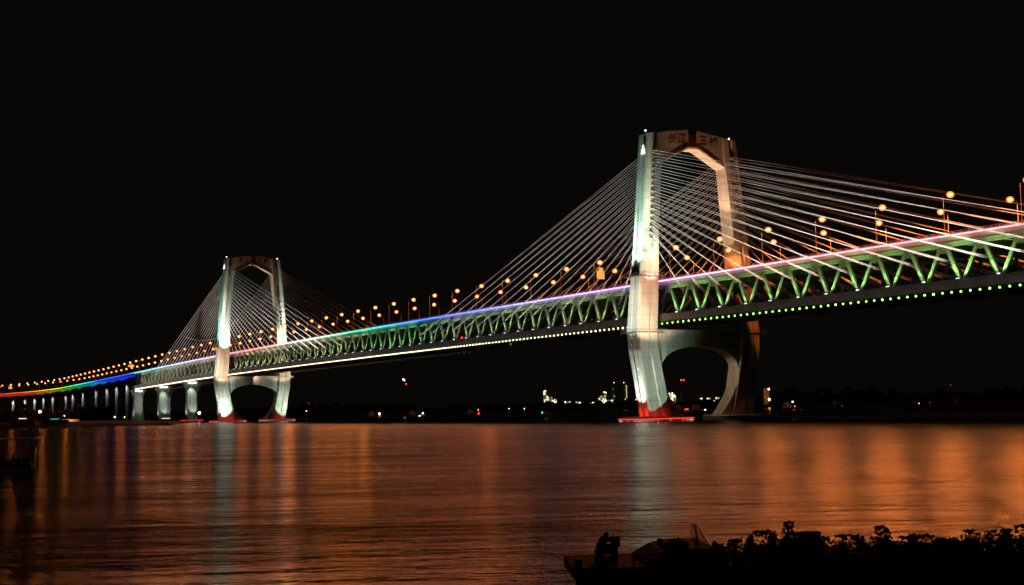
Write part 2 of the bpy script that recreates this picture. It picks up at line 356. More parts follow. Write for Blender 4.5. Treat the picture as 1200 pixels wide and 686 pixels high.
    if not far_lit:
        light('SPOT', 'flood', (4, 0, 24), 4000, (1, .72, .45), (16, 0, 10), cone=120, parent=T)   # dim light on the inner face of the far leg
        light('POINT', 'red_flood', (10.5, -6.5, 3), 14, red, parent=T); light('POINT', 'red_flood', (17.5, -7.5, 3), 18, red, parent=T)
        light('SPOT', 'tower_fill', (16.2, -6.5, 57.5), 16000, (1, .42, .14), (20.5, -2, 75), cone=70, parent=T)  # added warm fill from deck level for far leg and top beam
        light('SPOT', 'tower_fill', (4, -9, 57.5), 150000, (1, .46, .24), (9, -3, 106), cone=60, parent=T)
        light('SPOT', 'tower_fill', (3, 0, 57.5), 120000, (1, .70, .42), (16, 0, 95), cone=62, parent=T)
    else:
        light('SPOT', 'tower_fill', (-4, -9, 60), 110000, (1, .42, .18), (0, -3, 125), cone=50, parent=T)  # added fill for this tower's top beam and soffit
        light('SPOT', 'tower_fill', (0, -1, 60), 90000, (.9, 1, .75), (9, 0, 124), cone=50, parent=T)
        light('SPOT', 'flood', (0, -6, 36.5), 2500, (1, .7, .5), (8, -2, 30), cone=120, parent=T)
    mb = MB(); z0 = H-8.2; x0 = -out(z0)-.02
    for e in (0,): mb.v = [(x0-.5, -.2, z0), (x0-.5, -2.6, z0), (-out(z0+3.6)-.3, -1.0, z0+3.8), (x0+.1, -.2, z0), (x0+.1, -2.6, z0), (-out(z0+3.6)+.2, -1.0, z0+3.6)]; mb.f = [(0, 1, 2), (3, 5, 4), (0, 3, 4, 1), (1, 4, 5, 2), (2, 5, 3, 0)]
    mb.build('triangular_lamp', M['e_tri'], T)
    for k in range(5):                 # small cyan lamps up the outer edge of the lower leg
        mb = MB(); z = 8+k*3.2; mb.ball((-out(z)-.15, -1.0, z), .22); mb.build('marker_lamp', M['e_cyan'], T)
    # stay cables: twin strands, near and far plane, both sides
    nn, step = (16, 2.35) if q < 1 else (19, 2.55)
    for sg in (-1, 1):
        for e in (-1, 1):
            for k in range(nn):
                s_deck = ys+e*(28+14*(nn-1-k)); zt_ = (H-7.3)-step*k
                if ys == 0 and e < 0 and s_deck < -245: continue
                xa = (inn(zt_)+out(zt_))/2; t = interp(TH, zt_)/2-.3
                mb = MB()
                for d in (-1.0, 1.0): mb.tube((sg*(xa+.0), e*t, zt_-d*e*.6), (sg*20.2, s_deck-ys+d, zd(s_deck)-13.3), (.088 if ys == 0 else .105), None, 5)
                mb.build('stay_cable', M['cable'], T, fix=False)
                if True:                   # a narrow projector at the foot of every near-plane stay, weaker added fill on the far plane
                    foot = Vector((sg*20.2, s_deck-ys, zd(s_deck)-13.3)); top = Vector((sg*xa, e*t, zt_)); v = top-foot
                    light('SPOT', 'cable_projector', foot+Vector((-2.6, 0, -.6)), CABP*((1.9 if e > 0 else 6) if ys == 0 else (4 if e > 0 else 7))*(v.length/100)**1.2*(1 if sg < 0 else .75), (1, .94, .84), foot+v*.8+Vector((-.6, 0, 0)), radius=.2, cone=15, blend=1, parent=T)
    return T
T1 = tower('bridge_tower', 0, 114.6, 'near cable-stayed bridge tower of pale concrete, floodlit white on its left leg', False, 0, 0)
T2 = tower('bridge_tower', 588, 130.2, 'far cable-stayed bridge tower, smaller in view, both legs floodlit greenish white', True, 0, 2.5)

# ------------------------------------------------------------------ the truss deck
E0, E1 = -266.0, 930.0
deck = empty('truss_bridge_deck', (0, 0, 0), 0, 'double-deck steel truss roadway slung between both lit towers', 'bridge deck')
def sweep(name, sec, s0, s1, mat, parent, step=14.0, closed=True):
    mb = MB(); n = max(1, int(math.ceil((s1-s0)/step))); rings = []
    for i in range(n+1):
        s = s0+(s1-s0)*i/n; rings.append([pt(s, x, z) for x, z in sec])
    mb.rings(rings, caps=closed, closed=closed); return mb.build(name, mat, parent)
sweep('roadway', [(-16.6, -.9), (16.6, -.9), (16.6, -.1), (0, .1), (-16.6, -.1)], E0, E1, M['asphalt'], deck)
for sg in (-1, 1):
    sweep('fascia_girder', [(sg*16.62, -2.1), (sg*17.5, -2.1), (sg*17.5, -1.95), (sg*17.3, -1.9), (sg*17.3, .1), (sg*17.5, .15), (sg*17.5, .3), (sg*16.62, .3)], E0, E1, M['fascia'], deck)
    sweep('top_chord', [(sg*16.4, -3.2), (sg*17.2, -3.2), (sg*17.2, -2.11), (sg*16.4, -2.11)], E0, E1, M['steel'], deck)
sweep('lower_roadway', [(-18.9, -15.0), (18.9, -15.0), (18.9, -14.0), (-18.9, -14.0)], E0, E1, M['lower'], deck)
for sg in (-1, 1):
    sweep('lower_girder', [(sg*18.92, -15.7), (sg*19.3, -16.2), (sg*19.6, -15.9), (sg*19.9, -13.9), (sg*19.9, -13.3), (sg*18.92, -13.3)], E0, E1, M['lower'], deck)
mb = MB()                              # cross girders under both decks
for n in range(-46, 40):
    for s in (nS(n), nS(n)+7):
        if E0+2 < s < E1-2: mb.box(-16.3, 16.3, s-.25, s+.25, zd(s)-3.1, zd(s)-.92); mb.box(-18.7, 18.7, s-.25, s+.25, zd(s)-16.0, zd(s)-15.02)
g = mb.build('cross_girders', M['lower'], deck); g['kind'] = 'stuff'
# web diagonals
near, rest = [], MB()
for n in range(39, -46, -1):
    for e in (-1, 1):
        s = nS(n)
        if s+e*7 < E0+1 or s+e*7 > E1-1: continue
        for sg in (-1, 1):
            a = Vector((sg*16.8, s+e*.9, zd(s)-2.9)); b = Vector((sg*17.4, s+e*6.3, zd(s+7*e)-13.6))
            if sg < 0 and len(near) < 100 and s > -215:
                mb = MB(); mb.bar(a, b, 1.15, .9); mb.bar(a+Vector((-.49, 0, 0)), b+Vector((-.49, 0, 0)), .2, .12)
                if e > 0: mb.prism([(0, 0)]*0 or [(-17.25, zd(s)-4.9), (-16.35, zd(s)-4.9), (-16.35, zd(s)-3.0), (-17.25, zd(s)-3.0)], s-1.3, s+1.3)
                near.append(mb.build('diagonal_brace', M['steel'], deck))
            else:
                rest.bar(a, b, 1.15, .9)
                if e > 0: rest.box(min(sg*17.25, sg*16.35), max(sg*17.25, sg*16.35), s-1.3, s+1.3, zd(s)-4.9, zd(s)-3.0)
r_ = rest.build('diagonal_braces', M['steel'], deck); r_['kind'] = 'stuff'
for sg in (-1, 1):                     # railing on the roadway edge
    mb = MB(); n = int((E1-E0)/2.8)
    for hh, rr in ((1.25, .07), (.8, .05)):
        pts = [pt(E0+(E1-E0)*i/85, sg*17.0, hh) for i in range(86)]; mb.path(pts, rr, 4)
    for i in range(n+1):
        s = E0+(E1-E0)*i/n; mb.box(sg*17.0-.06, sg*17.0+.06, s-.08, s+.08, zd(s)+.1, zd(s)+1.28)
    mb.build('railing', M['rail'], deck)
    sweep('kerb_barrier', [(sg*15.9, .0), (sg*16.3, .0), (sg*16.25, .95), (sg*16.0, .95)], E0, E1, M['rail'], deck)
# coloured light line: colour runs along the deck
COL = [(-280, (1, .34, .40)), (-90, (1, .36, .46)), (-50, (1, .42, .62)), (0, (.80, .45, 1)), (60, (.72, .42, 1)), (100, (.55, .42, 1)), (150, (.25, .35, 1)), (215, (.12, .28, 1)), (255, (.05, .40, .95)), (290, (.06, .75, .75)),
       (325, (.10, .85, .45)), (360, (.45, 1, .75)), (410, (.85, 1, .95)), (455, (1, .80, .75)), (500, (1, .35, .38)), (560, (1, .32, .42)), (600, (1, .55, .8)), (680, (.85, .6, 1)), (760, (.65, .75, 1)), (850, (.35, .8, 1)), (930, (.15, .75, .95))]
COLR = [(930, (.10, .55, 1)), (960, (.08, .2, 1)), (1120, (.05, .25, 1)), (1170, (.02, .6, 1)), (1250, (.03, .9, .6)), (1330, (.1, .85, .1)), (1400, (.8, .8, .06)), (1470, (1, .5, .06)), (1540, (1, .22, .04)), (1620, (1, .06, .08)), (1760, (1, .04, .12))]
WASH = [(930, (.02, .03, 1)), (1090, (.02, .06, 1)), (1150, (.02, .35, 1)), (1215, (.02, .75, .7)), (1280, (.03, .8, .15)), (1350, (.15, .75, .03)), (1400, (.6, .6, .03)), (1470, (1, .35, .03)), (1540, (1, .12, .03)), (1760, (1, .04, .08))]
def colat(tab, s):
    if s <= tab[0][0]: return tab[0][1]
    for (a, ca), (b, cb) in zip(tab, tab[1:]):
        if s <= b: k = (s-a)/(b-a); return tuple(x+(y-x)*k for x, y in zip(ca, cb))
    return tab[-1][1]
def strip_mat(name, st):
    m = emat(name, (1, 1, 1), st); t = m.node_tree; a = t.nodes.new('ShaderNodeAttribute'); a.attribute_name = 'light_colour'
    t.links.new(a.outputs['Color'], [n for n in t.nodes if n.type == 'EMISSION'][0].inputs[0]); return m
ms = strip_mat('led_line', 5)
def led(s0, s1, tab, X, z0, parent, hgt=.34, step=7.0):
    sec = [(X, z0), (X-.28*(1 if X < 0 else -1), z0+.02), (X-.28*(1 if X < 0 else -1), z0+hgt), (X, z0+hgt)]
    o = sweep('led_line', sec, s0, s1, ms, parent, step); me = o.data; n = max(1, int(math.ceil((s1-s0)/step)))
    at_ = me.color_attributes.new('light_colour', 'FLOAT_COLOR', 'POINT')
    for i, v in enumerate(me.vertices): at_.data[i].color = (*[c_**1.45 for c_ in colat(tab, s0+(s1-s0)*(i//4)/n)], 1)
    return o
led(E0, E1, COL, -17.95, -.16, deck, .28)
# lamps under the lower deck edge
allp = []
s = -196.0
while s < 925: allp.append(s); s += 3.5
mat_at = lambda s: M['e_green'] if s < 20 else (M['e_yg'] if s < 330 else M['e_warm'])
i = 0
proto = {}
for s in allp[:100]:
    m_ = M['e_yg'] if (10 < s < 25 or s > 120) else mat_at(s)
    key = (m_.name,)
    if key not in proto:
        b = MB(); b.ball((0, 0, 0), .29, 6, 4); o = b.build('edge_lamp', m_, deck); proto[key] = o
    else: o = proto[key].copy(); C.objects.link(o); o.parent = deck
    o.location = (-18.4, s, zd(s)-16.95)
    if i % 6 == 3 and s < 30: o.scale = (1.15, 1.15, 1.15)
    i += 1
for nm, lo, hi, X, m_, r_ in (('edge_lamp_row', 100, 1e9, -18.4, None, .34),):
    for mm in (M['e_yg'], M['e_warm']):
        b = MB()
        for s in allp[100:]:
            if mat_at(s) == mm: b.ball((X, s, zd(s)-16.95), r_ if s < 560 else .4, 5, 3)
        o = b.build('edge_lamp_row', mm, deck); o['kind'] = 'stuff'
b = MB()
for s in allp[124::2]: b.ball((18.4, s, zd(s)-17.0), .10, 5, 3)
o = b.build('edge_lamp_row', M['e_refd'], deck); o['kind'] = 'stuff'
for a, b, p in ((-260, -15, 240), (15, 290, 300), (290, 570, 600), (605, 925, 1800)):
    m_ = (a+b)/2; light('AREA', 'girder_fill', (-27, m_, zd(m_)-20), p, (1, .84, .74), (-18, m_, zd(m_)-13.5), size=(.5, b-a), axis=(0, 1, (zd(b)-zd(a))/(b-a)))  # added fill hanging free outboard, brightens lower girder and braces
# flood fixtures at the lower nodes, with their green light
pf = None
for n in range(34, -45, -1):
    s = nS(n)-7
    if n >= 20: c = (.45, 1, .25); p = 12000
    elif n > 5: c = (.62, 1, .34); p = 11000
    elif n > -2: c = (.35, 1, .25); p = 10000
    elif n > -22: c = (.85, 1, .38); p = 12000
    else: c = (1, .95, .5); p = 16000
    p *= random.uniform(.65, 1.25)
    if pf is None:
        b = MB(); b.box(-.28, .28, -.4, .4, -.12, .14); pf = b.build('flood_fixture', M['e_node'], deck); o = pf
    else: o = pf.copy(); C.objects.link(o); o.parent = deck
    o.location = (-19.2, s+random.uniform(-.8, .8), zd(s)-13.1)
    light('SPOT', 'node_light', (-21.4, s, zd(s)-13.4), p*1.1, c, (-17.4, s, zd(s)-8.2), radius=.2, cone=82, blend=.8, parent=deck)

# ------------------------------------------------------------------ street lamps
halo = emat('halo_shell', (1, .20, .03), 3.0); t_ = halo.node_tree; mx = t_.nodes.new('ShaderNodeMixShader'); tr = t_.nodes.new('ShaderNodeBsdfTransparent'); mx.inputs[0].default_value = .58  # lamp halo put in as a see-through orange glowing shell
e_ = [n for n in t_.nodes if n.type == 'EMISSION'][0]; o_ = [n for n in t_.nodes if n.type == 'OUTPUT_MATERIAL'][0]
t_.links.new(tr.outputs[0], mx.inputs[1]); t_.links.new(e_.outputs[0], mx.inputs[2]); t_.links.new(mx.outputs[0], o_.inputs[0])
halo.cycles.emission_sampling = 'NONE'
def make_lamp():
    root = empty('street_lamp')
    mb = MB(); mb.tube((0, 0, 0), (0, 0, 12.0), .16, .09, 6); mb.tube((0, 0, 0), (0, 0, .8), .3, .26, 6); mb.build('post', M['post'], root)
    mb = MB(); P = [(0, 0, 12.0), (.35, 0, 12.7), (1.1, 0, 13.1), (2.7, 0, 13.25)]; mb.path(P, .07, 5); mb.build('arm', M['post'], root)
    mb = MB(); mb.rings([[(x, y*wd, z) for y, z in ((-.2, 13.18), (.2, 13.18), (.16, 13.42), (-.16, 13.42))] for x, wd in ((2.5, .6), (2.8, 1.1), (3.5, 1.1), (3.8, .5))]); h = mb.build('lamp_head', M['post'], root)
    mb = MB(); mb.ball((3.15, 0, 12.95), .55, 8, 6, .8); mb.build('lens', M['e_lamp'], h)
    mb = MB(); mb.ball((3.15, 0, 12.92), 1.15, 10, 7, .85); mb.build('halo_shell', halo, h)
    return root
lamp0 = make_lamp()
def sod(p, w_): light('SPOT', 'sodium_light', p, w_, (1, .21, .035), tuple(Vector(p)-Vector((0, .001, 10))), radius=.7, cone=180, blend=.06); light('POINT', 'lamp_on_water', p, w_, (1, .21, .035), radius=.7)
def kids(o): return [c for c in bpy.data.objects if c.parent == o]
lk = [(c, [g for g in bpy.data.objects if g.parent == c]) for c in bpy.data.objects if c.parent == lamp0]
def dup_lamp():
    r_ = lamp0.copy(); C.objects.link(r_)
    for c, gs in lk:
        d = c.copy(); C.objects.link(d); d.parent = r_
        for g in gs: e = g.copy(); C.objects.link(e); e.parent = d
    return r_
def ordn(k): return '%d%s' % (k, 'th' if 10 <= k % 100 <= 20 else {1: 'st', 2: 'nd', 3: 'rd'}.get(k % 10, 'th'))
first = True; cnt = {}
lampS = [nS(n) for n in range(35, -46, -2)]
s = lampS[-1]
while s < 1730: s += 28; lampS.append(s)
for s in lampS:
    for sg in (-1, 1):
        if sg < 0 and s > 1690: continue
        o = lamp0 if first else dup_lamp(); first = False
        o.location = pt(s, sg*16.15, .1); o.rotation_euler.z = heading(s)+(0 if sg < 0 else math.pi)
        row = 'near' if sg < 0 else 'far'
        if s < 0: zone, ref = 'a', 'right of the near tower'; 
        elif s < 588: zone, ref = 'b', 'left of the near tower'
        elif s < 930: zone, ref = 'c', 'left of the far tower'
        else: zone, ref = 'd', 'left of the truss end'
        o['_z'] = zone+row; cnt.setdefault(zone+row, []).append((s, o, row, ref))
        p = pt(s, sg*13.0, 11.9)
        PW = (40000 if s < -60 else 15000 if s < 60 else 7500 if s < 300 else 6500 if s < 480 else 4200 if s < 930 else 2000)
        if s < 120: sod(p, PW)
        elif sg < 0:                   # farther off one source stands for the two lamps of a pair, then for two pairs
            i_ = lampS.index(s)
            if s < 420: sod(pt(s, -11, 11.9), PW*2)
            elif s < 930 and i_ % 2 == 0: sod(pt(s, -11, 11.9), PW*4)
            elif i_ % 4 == 0: sod(pt(s, -11, 11.9), PW*8)
for z_, L_ in cnt.items():
    L_.sort(key=lambda q: q[0], reverse=(z_[0] == 'a'))
    for k, (s, o, row, ref) in enumerate(L_):
        del o['_z']
        tag(o, 'orange street lamp on the %s kerb, %s one %s' % (row, ordn(k+1), ref), 'street lamp', 'orange street lamps along the bridge deck')

# ------------------------------------------------------------------ side piers of the truss spans
def side_pier(s, label, land):
    P = empty('side_pier', (0, s, 0), 0, label, 'bridge pier', 'side piers left of the far tower'); ht = zd(s)-17.6
    for sg in (-1, 1):
        mb = MB(); X = sg*14.2
        rings = []
        for z, hx, hy in ((-2, 4.6, 3.0), (ht-12, 4.4, 2.8), (ht-6, 4.9, 2.9), (ht-1.5, 7.6, 3.1), (ht, 8.4, 3.2)):
            rings.append([(X+x, y, z) for x, y in ((-hx+.6, -hy), (-1.1, -hy), (-.9, -hy+.4), (.9, -hy+.4), (1.1, -hy), (hx-.6, -hy), (hx, -hy+.6), (hx, hy-.6), (hx-.6, hy), (-hx+.6, hy), (-hx, hy-.6), (-hx, -hy+.6))])
        mb.rings(rings); col = mb.build('column', M['pier'], P)
        if not land:
            mb = MB(); mb.rings([[(X+(9.5)*math.copysign(abs(math.cos(a))**.5, math.cos(a)), 6.5*math.copysign(abs(math.sin(a))**.5, math.sin(a)), z) for a in [2*math.pi*k/28 for k in range(28)]] for z in (-2, 1.7)]); cap = mb.build('pile_cap', M['capc'], P)
            if sg < 0 or s > 800:
                mb = MB(); q = [(X+9.6*math.copysign(abs(math.cos(a))**.5, math.cos(a)), 6.6*math.copysign(abs(math.sin(a))**.5, math.sin(a)), 1.5) for a in [2*math.pi*k/28 for k in range(29)]]; mb.path(q, .24, 5); mb.build('red_light_line', M['e_redd'], cap)
        mb = MB()
        for k in range(5): mb.box(X-3.2+k*1.5, X-2.5+k*1.5, -3.9, -3.3, ht-1.2, ht-.7)
        if sg < 0: mb.build('lamp_row', M['e_white'], col)
        pw = 1.0 if sg < 0 else .35
        light('SPOT', 'flood', (X-1, -6.2, ht-.6), 16000*pw, (.80, 1, .80), (X, -2.6, 8), cone=60, parent=P)
        light('SPOT', 'flood', (X+1.5, -7.5, 2.5), 11000*pw, (.82, 1, .86), (X, -2.8, 26), cone=60, parent=P)
        light('SPOT', 'flood', (X-7.5, -1, 2.5), 8000*pw, (.9, 1, .8), (X-4, -1, 26), cone=60, parent=P)
    return P
side_pier(722, 'pale green lit flared bridge pier nearest the far tower', False)
side_pier(826, 'pale green lit flared bridge pier, middle one left of the far tower', False)
side_pier(930, 'pale green lit flared bridge pier standing on the shore under the truss end', True)

# ------------------------------------------------------------------ approach viaduct
V1 = 1720.0
via = empty('approach_viaduct', (0, 0, 0), 0, 'approach viaduct curving left with red to blue rainbow lighting', 'viaduct')
sweep('roadway', [(-16.6, -.7), (16.6, -.7), (16.6, 0), (-16.6, 0)], 930.5, V1, M['asphalt'], via)
for sg in (-1, 1):
    sweep('parapet', [(sg*16.62, -1.1), (sg*17.3, -1.1), (sg*17.3, .9), (sg*17.0, .95), (sg*16.62, .9)], 930.5, V1, M['fascia'], via)
led(930.5, V1, COLR, -17.32, .2, via, .26)
piers = [1005, 1059, 1111, 1175, 1258, 1327, 1373, 1440, 1480, 1515, 1550, 1590, 1640, 1660, 1690]
def hn(s):                             # haunch: deeper over the piers
    d = min(abs(s-p) for p in piers); return 3.0+2.6*max(0, 1-d/26.0)**1.6
mb = MB(); rings = []
s = 931.0
while s <= V1: rings.append([pt(s, x, z) for x, z in ((-14.5, -.72), (-13.4, -hn(s)), (13.4, -hn(s)), (14.5, -.72))]); s += 6
mb.rings(rings); mb.build('box_girder', M['fascia'], via)
mb = MB(); mb.box(-17.2, 17.2, 929, 930.4, zd(930)-8.5, zd(930)-.8); mb.build('end_wall', M['fascia'], via)
s = 936.0
while s < V1-30:
    L_ = 40; m_ = s+L_/2; hd = heading(m_)
    light('AREA', 'colour_wash', pt(m_, -19.6, -3.6), 850 if m_ < 1180 else 420, colat(WASH, m_), pt(m_, -14.2, -1.9), size=(.5, L_), axis=(-math.sin(hd), math.cos(hd), -.011), parent=None)
    s += L_
pp = None
for i, s in enumerate(piers):
    P = empty('viaduct_pier', pt(s, 0, 0)*1.0, heading(s), '', 'bridge pier', 'slim piers under the approach viaduct'); P.location.z = 0
    P['label'] = 'slim viaduct pier lit from above, %s left of the truss end' % ordn(i+1); ht = zd(s)-hn(s)
    for sg in (-1, 1):
        mb = MB(); mb.rings([[(sg*9+x*k, y*k, z) for x, y in ((-1.3, -.9), (-.9, -1.3), (.9, -1.3), (1.3, -.9), (1.3, .9), (.9, 1.3), (-.9, 1.3), (-1.3, .9))] for z, k in ((-1, 1), (ht-3, 1), (ht, 1.5))])
        mb.build('column', M['pier'], P)
    mb = MB(); mb.box(-8.0, 8.0, -1.0, 1.0, ht-2.4, ht-.9); mb.build('tie_beam', M['pier'], P)
    light('SPOT', 'pier_light', (-12.2, -2.2, ht-1.0), 30000 if i < 9 else 42000, (.85, .86, 1), (-9.6, -1, ht-16), cone=50, parent=P)

# ------------------------------------------------------------------ signs and small lights on the deck
def sign(s, X, wd, h, z0, label, two=False):
    p = pt(s, X, 0); o = empty('gantry_sign', p, 0, label, 'road sign', 'amber road signs on the bridge')
    mb = MB(); mb.tube((0, 0, 0), (0, 0, z0+h), .18, .14); mb.tube((0, 0, z0+h*.5), (wd*.5, 0, z0+h*.5), .09); mb.build('post', M['post'], o)
    mb = MB(); mb.box(.2, wd, -.28, -.05, z0, z0+h*.72); mb.box(wd*.35, wd*.8, -.28, -.05, z0+h*.73, z0+h); pn = mb.build('panel', M['e_amber'], o)
    mb = MB(); mb.box(.1, wd+.1, -.049, .12, z0-.1, z0+h+.1); mb.build('frame', M['dark'], pn)
sign(46.5, -16.5, 3.9, 4.9, 5.6, 'amber lit road sign just left of the near tower')
sign(640, -16.5, 6.5, 4.6, 5.0, 'amber lit road sign just left of the far tower')
sign(968, -16.5, 6.5, 2.6, 8.2, 'amber lit road sign above the viaduct start')
sign(1590, -16.5, 5.0, 4.0, 7.2, 'small amber lit road sign far out on the viaduct')
def deck_marker(s, z, m_, col, label):
    o = empty('signal_lamp', (-19.95, s, zd(s)+z), 0, label, 'signal lamp')
    mb = MB(); mb.box(-.5, 0, -.4, .4, -1.5, -.3); mb.build('housing', M['dark'], o)
    mb = MB(); mb.ball((-.35, 0, .35), .62, 8, 5); mb.build('lens', m_, o)
deck_marker(170, -13.2, M['e_red'], 0, 'red signal lamp on the lower deck edge mid span')
deck_marker(118, -19.2, emat('dim_green', (.02, .5, .1), .35), 0, 'dim green signal lamp hung below the lower deck')
# slack tie lines across the stay cables
def tie(pts, label):
    mb = MB(); mb.path(pts, .16, 5); tag(mb.build('cable_tie', M['cable']), label, 'cable tie', 'tie lines across the stay cables')
tie([(-20.9, 588+s_, zd(588)+z_) for s_, z_ in ((128, 20.5), (110, 17.6), (92, 15.8), (70, 14.2), (50, 13.4), (30, 13.6), (5, 14.5))], 'pale tie line sagging across the cables left of the far tower')

# ------------------------------------------------------------------ far side: trees, industry, boats
def treeline(name, px0, px1, dep, htf, seed, z0=1.0):
    rnd = random.Random(seed); mb = MB(); x = px0
    while x < px1:                     # overlapping crowns, each a rough lump of leaf clumps
        r_ = rnd.uniform(5, 13); d = dep+rnd.uniform(-40, 120); h = htf(x)*rnd.uniform(.7, 1.15); p = atg(x, d, z0)
        for k in range(4):
            rr = r_*rnd.uniform(.35, .75); mb.ball((p.x+rnd.uniform(-r_, r_)*.8, p.y+rnd.uniform(-r_, r_)*.8, z0+h*rnd.uniform(.35, .95)), rr, 7, 4, rnd.uniform(.6, 1.1))
        mb.box(p.x-r_, p.x+r_, p.y-r_, p.y+r_, z0-1, z0+h*.6)
        x += r_*rnd.uniform(.5, .9)*FPX/dep
    o = mb.build(name, M['leaf'], fix=False); tag(o, kind='stuff'); return o
treeline('far_woodland', -100, 1300, 2120, lambda x: 10+5*math.sin(x*.021)+(8 if x > 850 else 0)+3*math.sin(x*.07)-(5 if 620 < x < 780 else 0), 3, 2)
treeline('shore_woodland', -80, 150, 1500, lambda x: 14+4*math.sin(x*.07), 5, 2)

def lamp_dot(p, r, m_, name, label, cat, post=None, group=None):
    base = Vector((p.x, p.y, max(0.3, p.z-(post or 3)))); o = empty(name, base, 0, label, cat, group)
    mb = MB(); mb.tube((0, 0, 0), (0, 0, p.z-base.z), .12*max(1, r), .1*max(1, r)); mb.build('post', M['dark'], o)
    mb = MB(); mb.ball((0, 0, p.z-base.z), r, 7, 5); mb.build('lens', m_, o)
    return o
def boat(px, py, dep, lights, label, L_=14):
    p = atg(px, dep, 0); o = empty('cargo_boat', p, YAW*-1+R(20), label, 'boat', 'small boats far off on the dark river')
    mb = MB(); mb.rings([[(x*1.0, y*wd, z) for y, z in ((-2.2, 1.6), (2.2, 1.6), (1.5, -.5), (-1.5, -.5))] for x, wd in ((-L_, .6), (-L_*.7, 1), (L_*.7, 1), (L_, .15))]); mb.build('hull', M['dark'], o)
    mb = MB(); mb.box(-L_*.85, -L_*.4, -1.5, 1.5, 1.6, 4.4); mb.box(-L_*.8, -L_*.55, -1.1, 1.1, 4.4, 6); mb.build('wheelhouse', M['grey'], o)
    mb = MB(); mb.tube((-L_*.6, 0, 6), (-L_*.6, 0, 10), .1); mb.build('mast', M['dark'], o)
    for qx, qy, m_, r_ in lights:
        q = at(qx, qy, dep-3)-p; q.rotate(Matrix.Rotation(-(YAW*-1+R(20)), 3, 'Z')); mb = MB(); mb.ball(q, r_, 6, 4); mb.build('navigation_lamp', m_, o)
boat(445, 487, 1350, [(444.5, 485, M['e_white'], .7), (445.5, 487, M['e_redb'], .4)], 'dark boat with a white lamp above a red one')
boat(493, 488, 1300, [(495.5, 484.3, M['e_white'], .6), (491, 487.5, M['e_yg'], .35), (492.3, 487.5, M['e_yg'], .35)], 'dark boat with white lamp and low yellow glow')
boat(560.5, 486, 1400, [(560.5, 480.6, M['e_orange'], .28), (561, 484.5, M['e_redb'], .6)], 'dark boat with red lamp and orange masthead lamp')
boat(933, 480, 1100, [(929, 471, M['e_white'], .55), (931.5, 476.3, M['e_redb'], .45), (937, 480.3, M['e_yg'], .35), (938.5, 480.1, M['e_yg'], .3)], 'dark boat with white, red and yellow lamps right of the towers')
boat(988, 478, 1500, [(987.5, 476.4, M['e_warm'], .35), (991, 476.5, M['e_warm'], .3)], 'dark boat with two faint lamps')
boat(1080, 475, 1500, [(1077, 473, M['e_warm'], .4), (1090, 472, M['e_red'], .45)], 'dark boat with faint white and reddish lamps')
boat(805, 482, 1200, [(803, 480, M['e_redb'], .35), (804.5, 479.8, M['e_redb'], .4), (806, 480, M['e_redb'], .35)], 'dark boat with a red lamp seen through the near tower')
boat(826, 482, 1200, [(826.5, 480.4, M['e_white'], .45)], 'dark boat with one white lamp seen through the near tower')
o = boat(1130, 478, 1500, [(1126+k*1.3, 475.3-.02*k, M['e_grn'], .28) for k in range(7)], 'dark boat with a row of green lamps at far right')
p = at(635.5, 484.2, 1470); lamp_dot(p, .75, M['e_grn'], 'channel_buoy', 'green lit channel buoy below the refinery', 'buoy', 3)
p = at(233.6, 484.2, 1150); lamp_dot(p, 1.1, M['e_white'], 'mooring_lamp', 'bright white lamp between the piers and far tower', 'lamp', 6)
p = at(46.8, 482.7, 1080); lamp_dot(p, 1.0, M['e_orange'], 'shore_lamp', 'bright orange lamp on the dark left shore', 'lamp', 5)
light('POINT', 'shore_glow', p, 5000, (1, .45, .15))
for k, (px, py, m_, r_, lb) in enumerate(((134.5, 489, M['e_warm'], .5, 'faint warm lamp on the shore, left of a pair'), (146, 489, M['e_warm'], .38, 'faint warm lamp on the shore, right of a pair'), (75.5, 487.5, M['e_warm'], .38, 'small warm lamp beside the orange lit wall'))):
    lamp_dot(at(px, py, 1000), r_, m_, 'shore_lamp', lb, 'lamp', 2.5)
for px0, px1, py, m_, lb in ((23, 32, 490.8, M['e_win'], 'moored barge with a long pale lit strip'), (60, 70, 491.3, emat('green_strip', (.05, .7, .35), .8), 'moored barge with a long green lit strip'), (190, 200, 490.6, M['e_win'], 'barge with a pale lit strip beside the middle pier')):
    a = at(px0, py, 915 if px0 < 100 else 1060); b_ = at(px1, py, 915 if px0 < 100 else 1060); z = a.z; o = empty('moored_barge', ((a.x+b_.x)/2, (a.y+b_.y)/2, 0), -YAW, lb, 'barge'); Lh = (b_-a).length/2
    mb = MB(); mb.rings([[(x, y, zz) for y, zz in ((-2.5, z-.8), (2.5, z-.8), (2, -.6), (-2, -.6))] for x in (-Lh-6, Lh+6)]); mb.build('hull', M['dark'], o)
    mb = MB(); mb.box(-Lh-1, Lh+1, -1.5, 1.5, z-.8, z+.35); mb.build('deckhouse', M['dark'], o)
    mb = MB(); mb.box(-Lh, Lh, -1.62, -1.51, z-.28, z+.22); mb.build('lit_strip', m_, o)
a = at(82, 492.5, 1250); o = empty('riverside_wall', (a.x, a.y, 1.5), -YAW, 'low wall washed orange by a lamp under the viaduct', 'wall')
mb = MB(); mb.box(-9, 9, -.4, .4, -1, 3.0); mb.box(-9, 9, -.5, .5, 3.0, 3.3); mb.build('wall_panel', M['brick'], o); light('POINT', 'wall_lamp', (a.x-2, a.y-5, 5), 2500, (1, .4, .12))

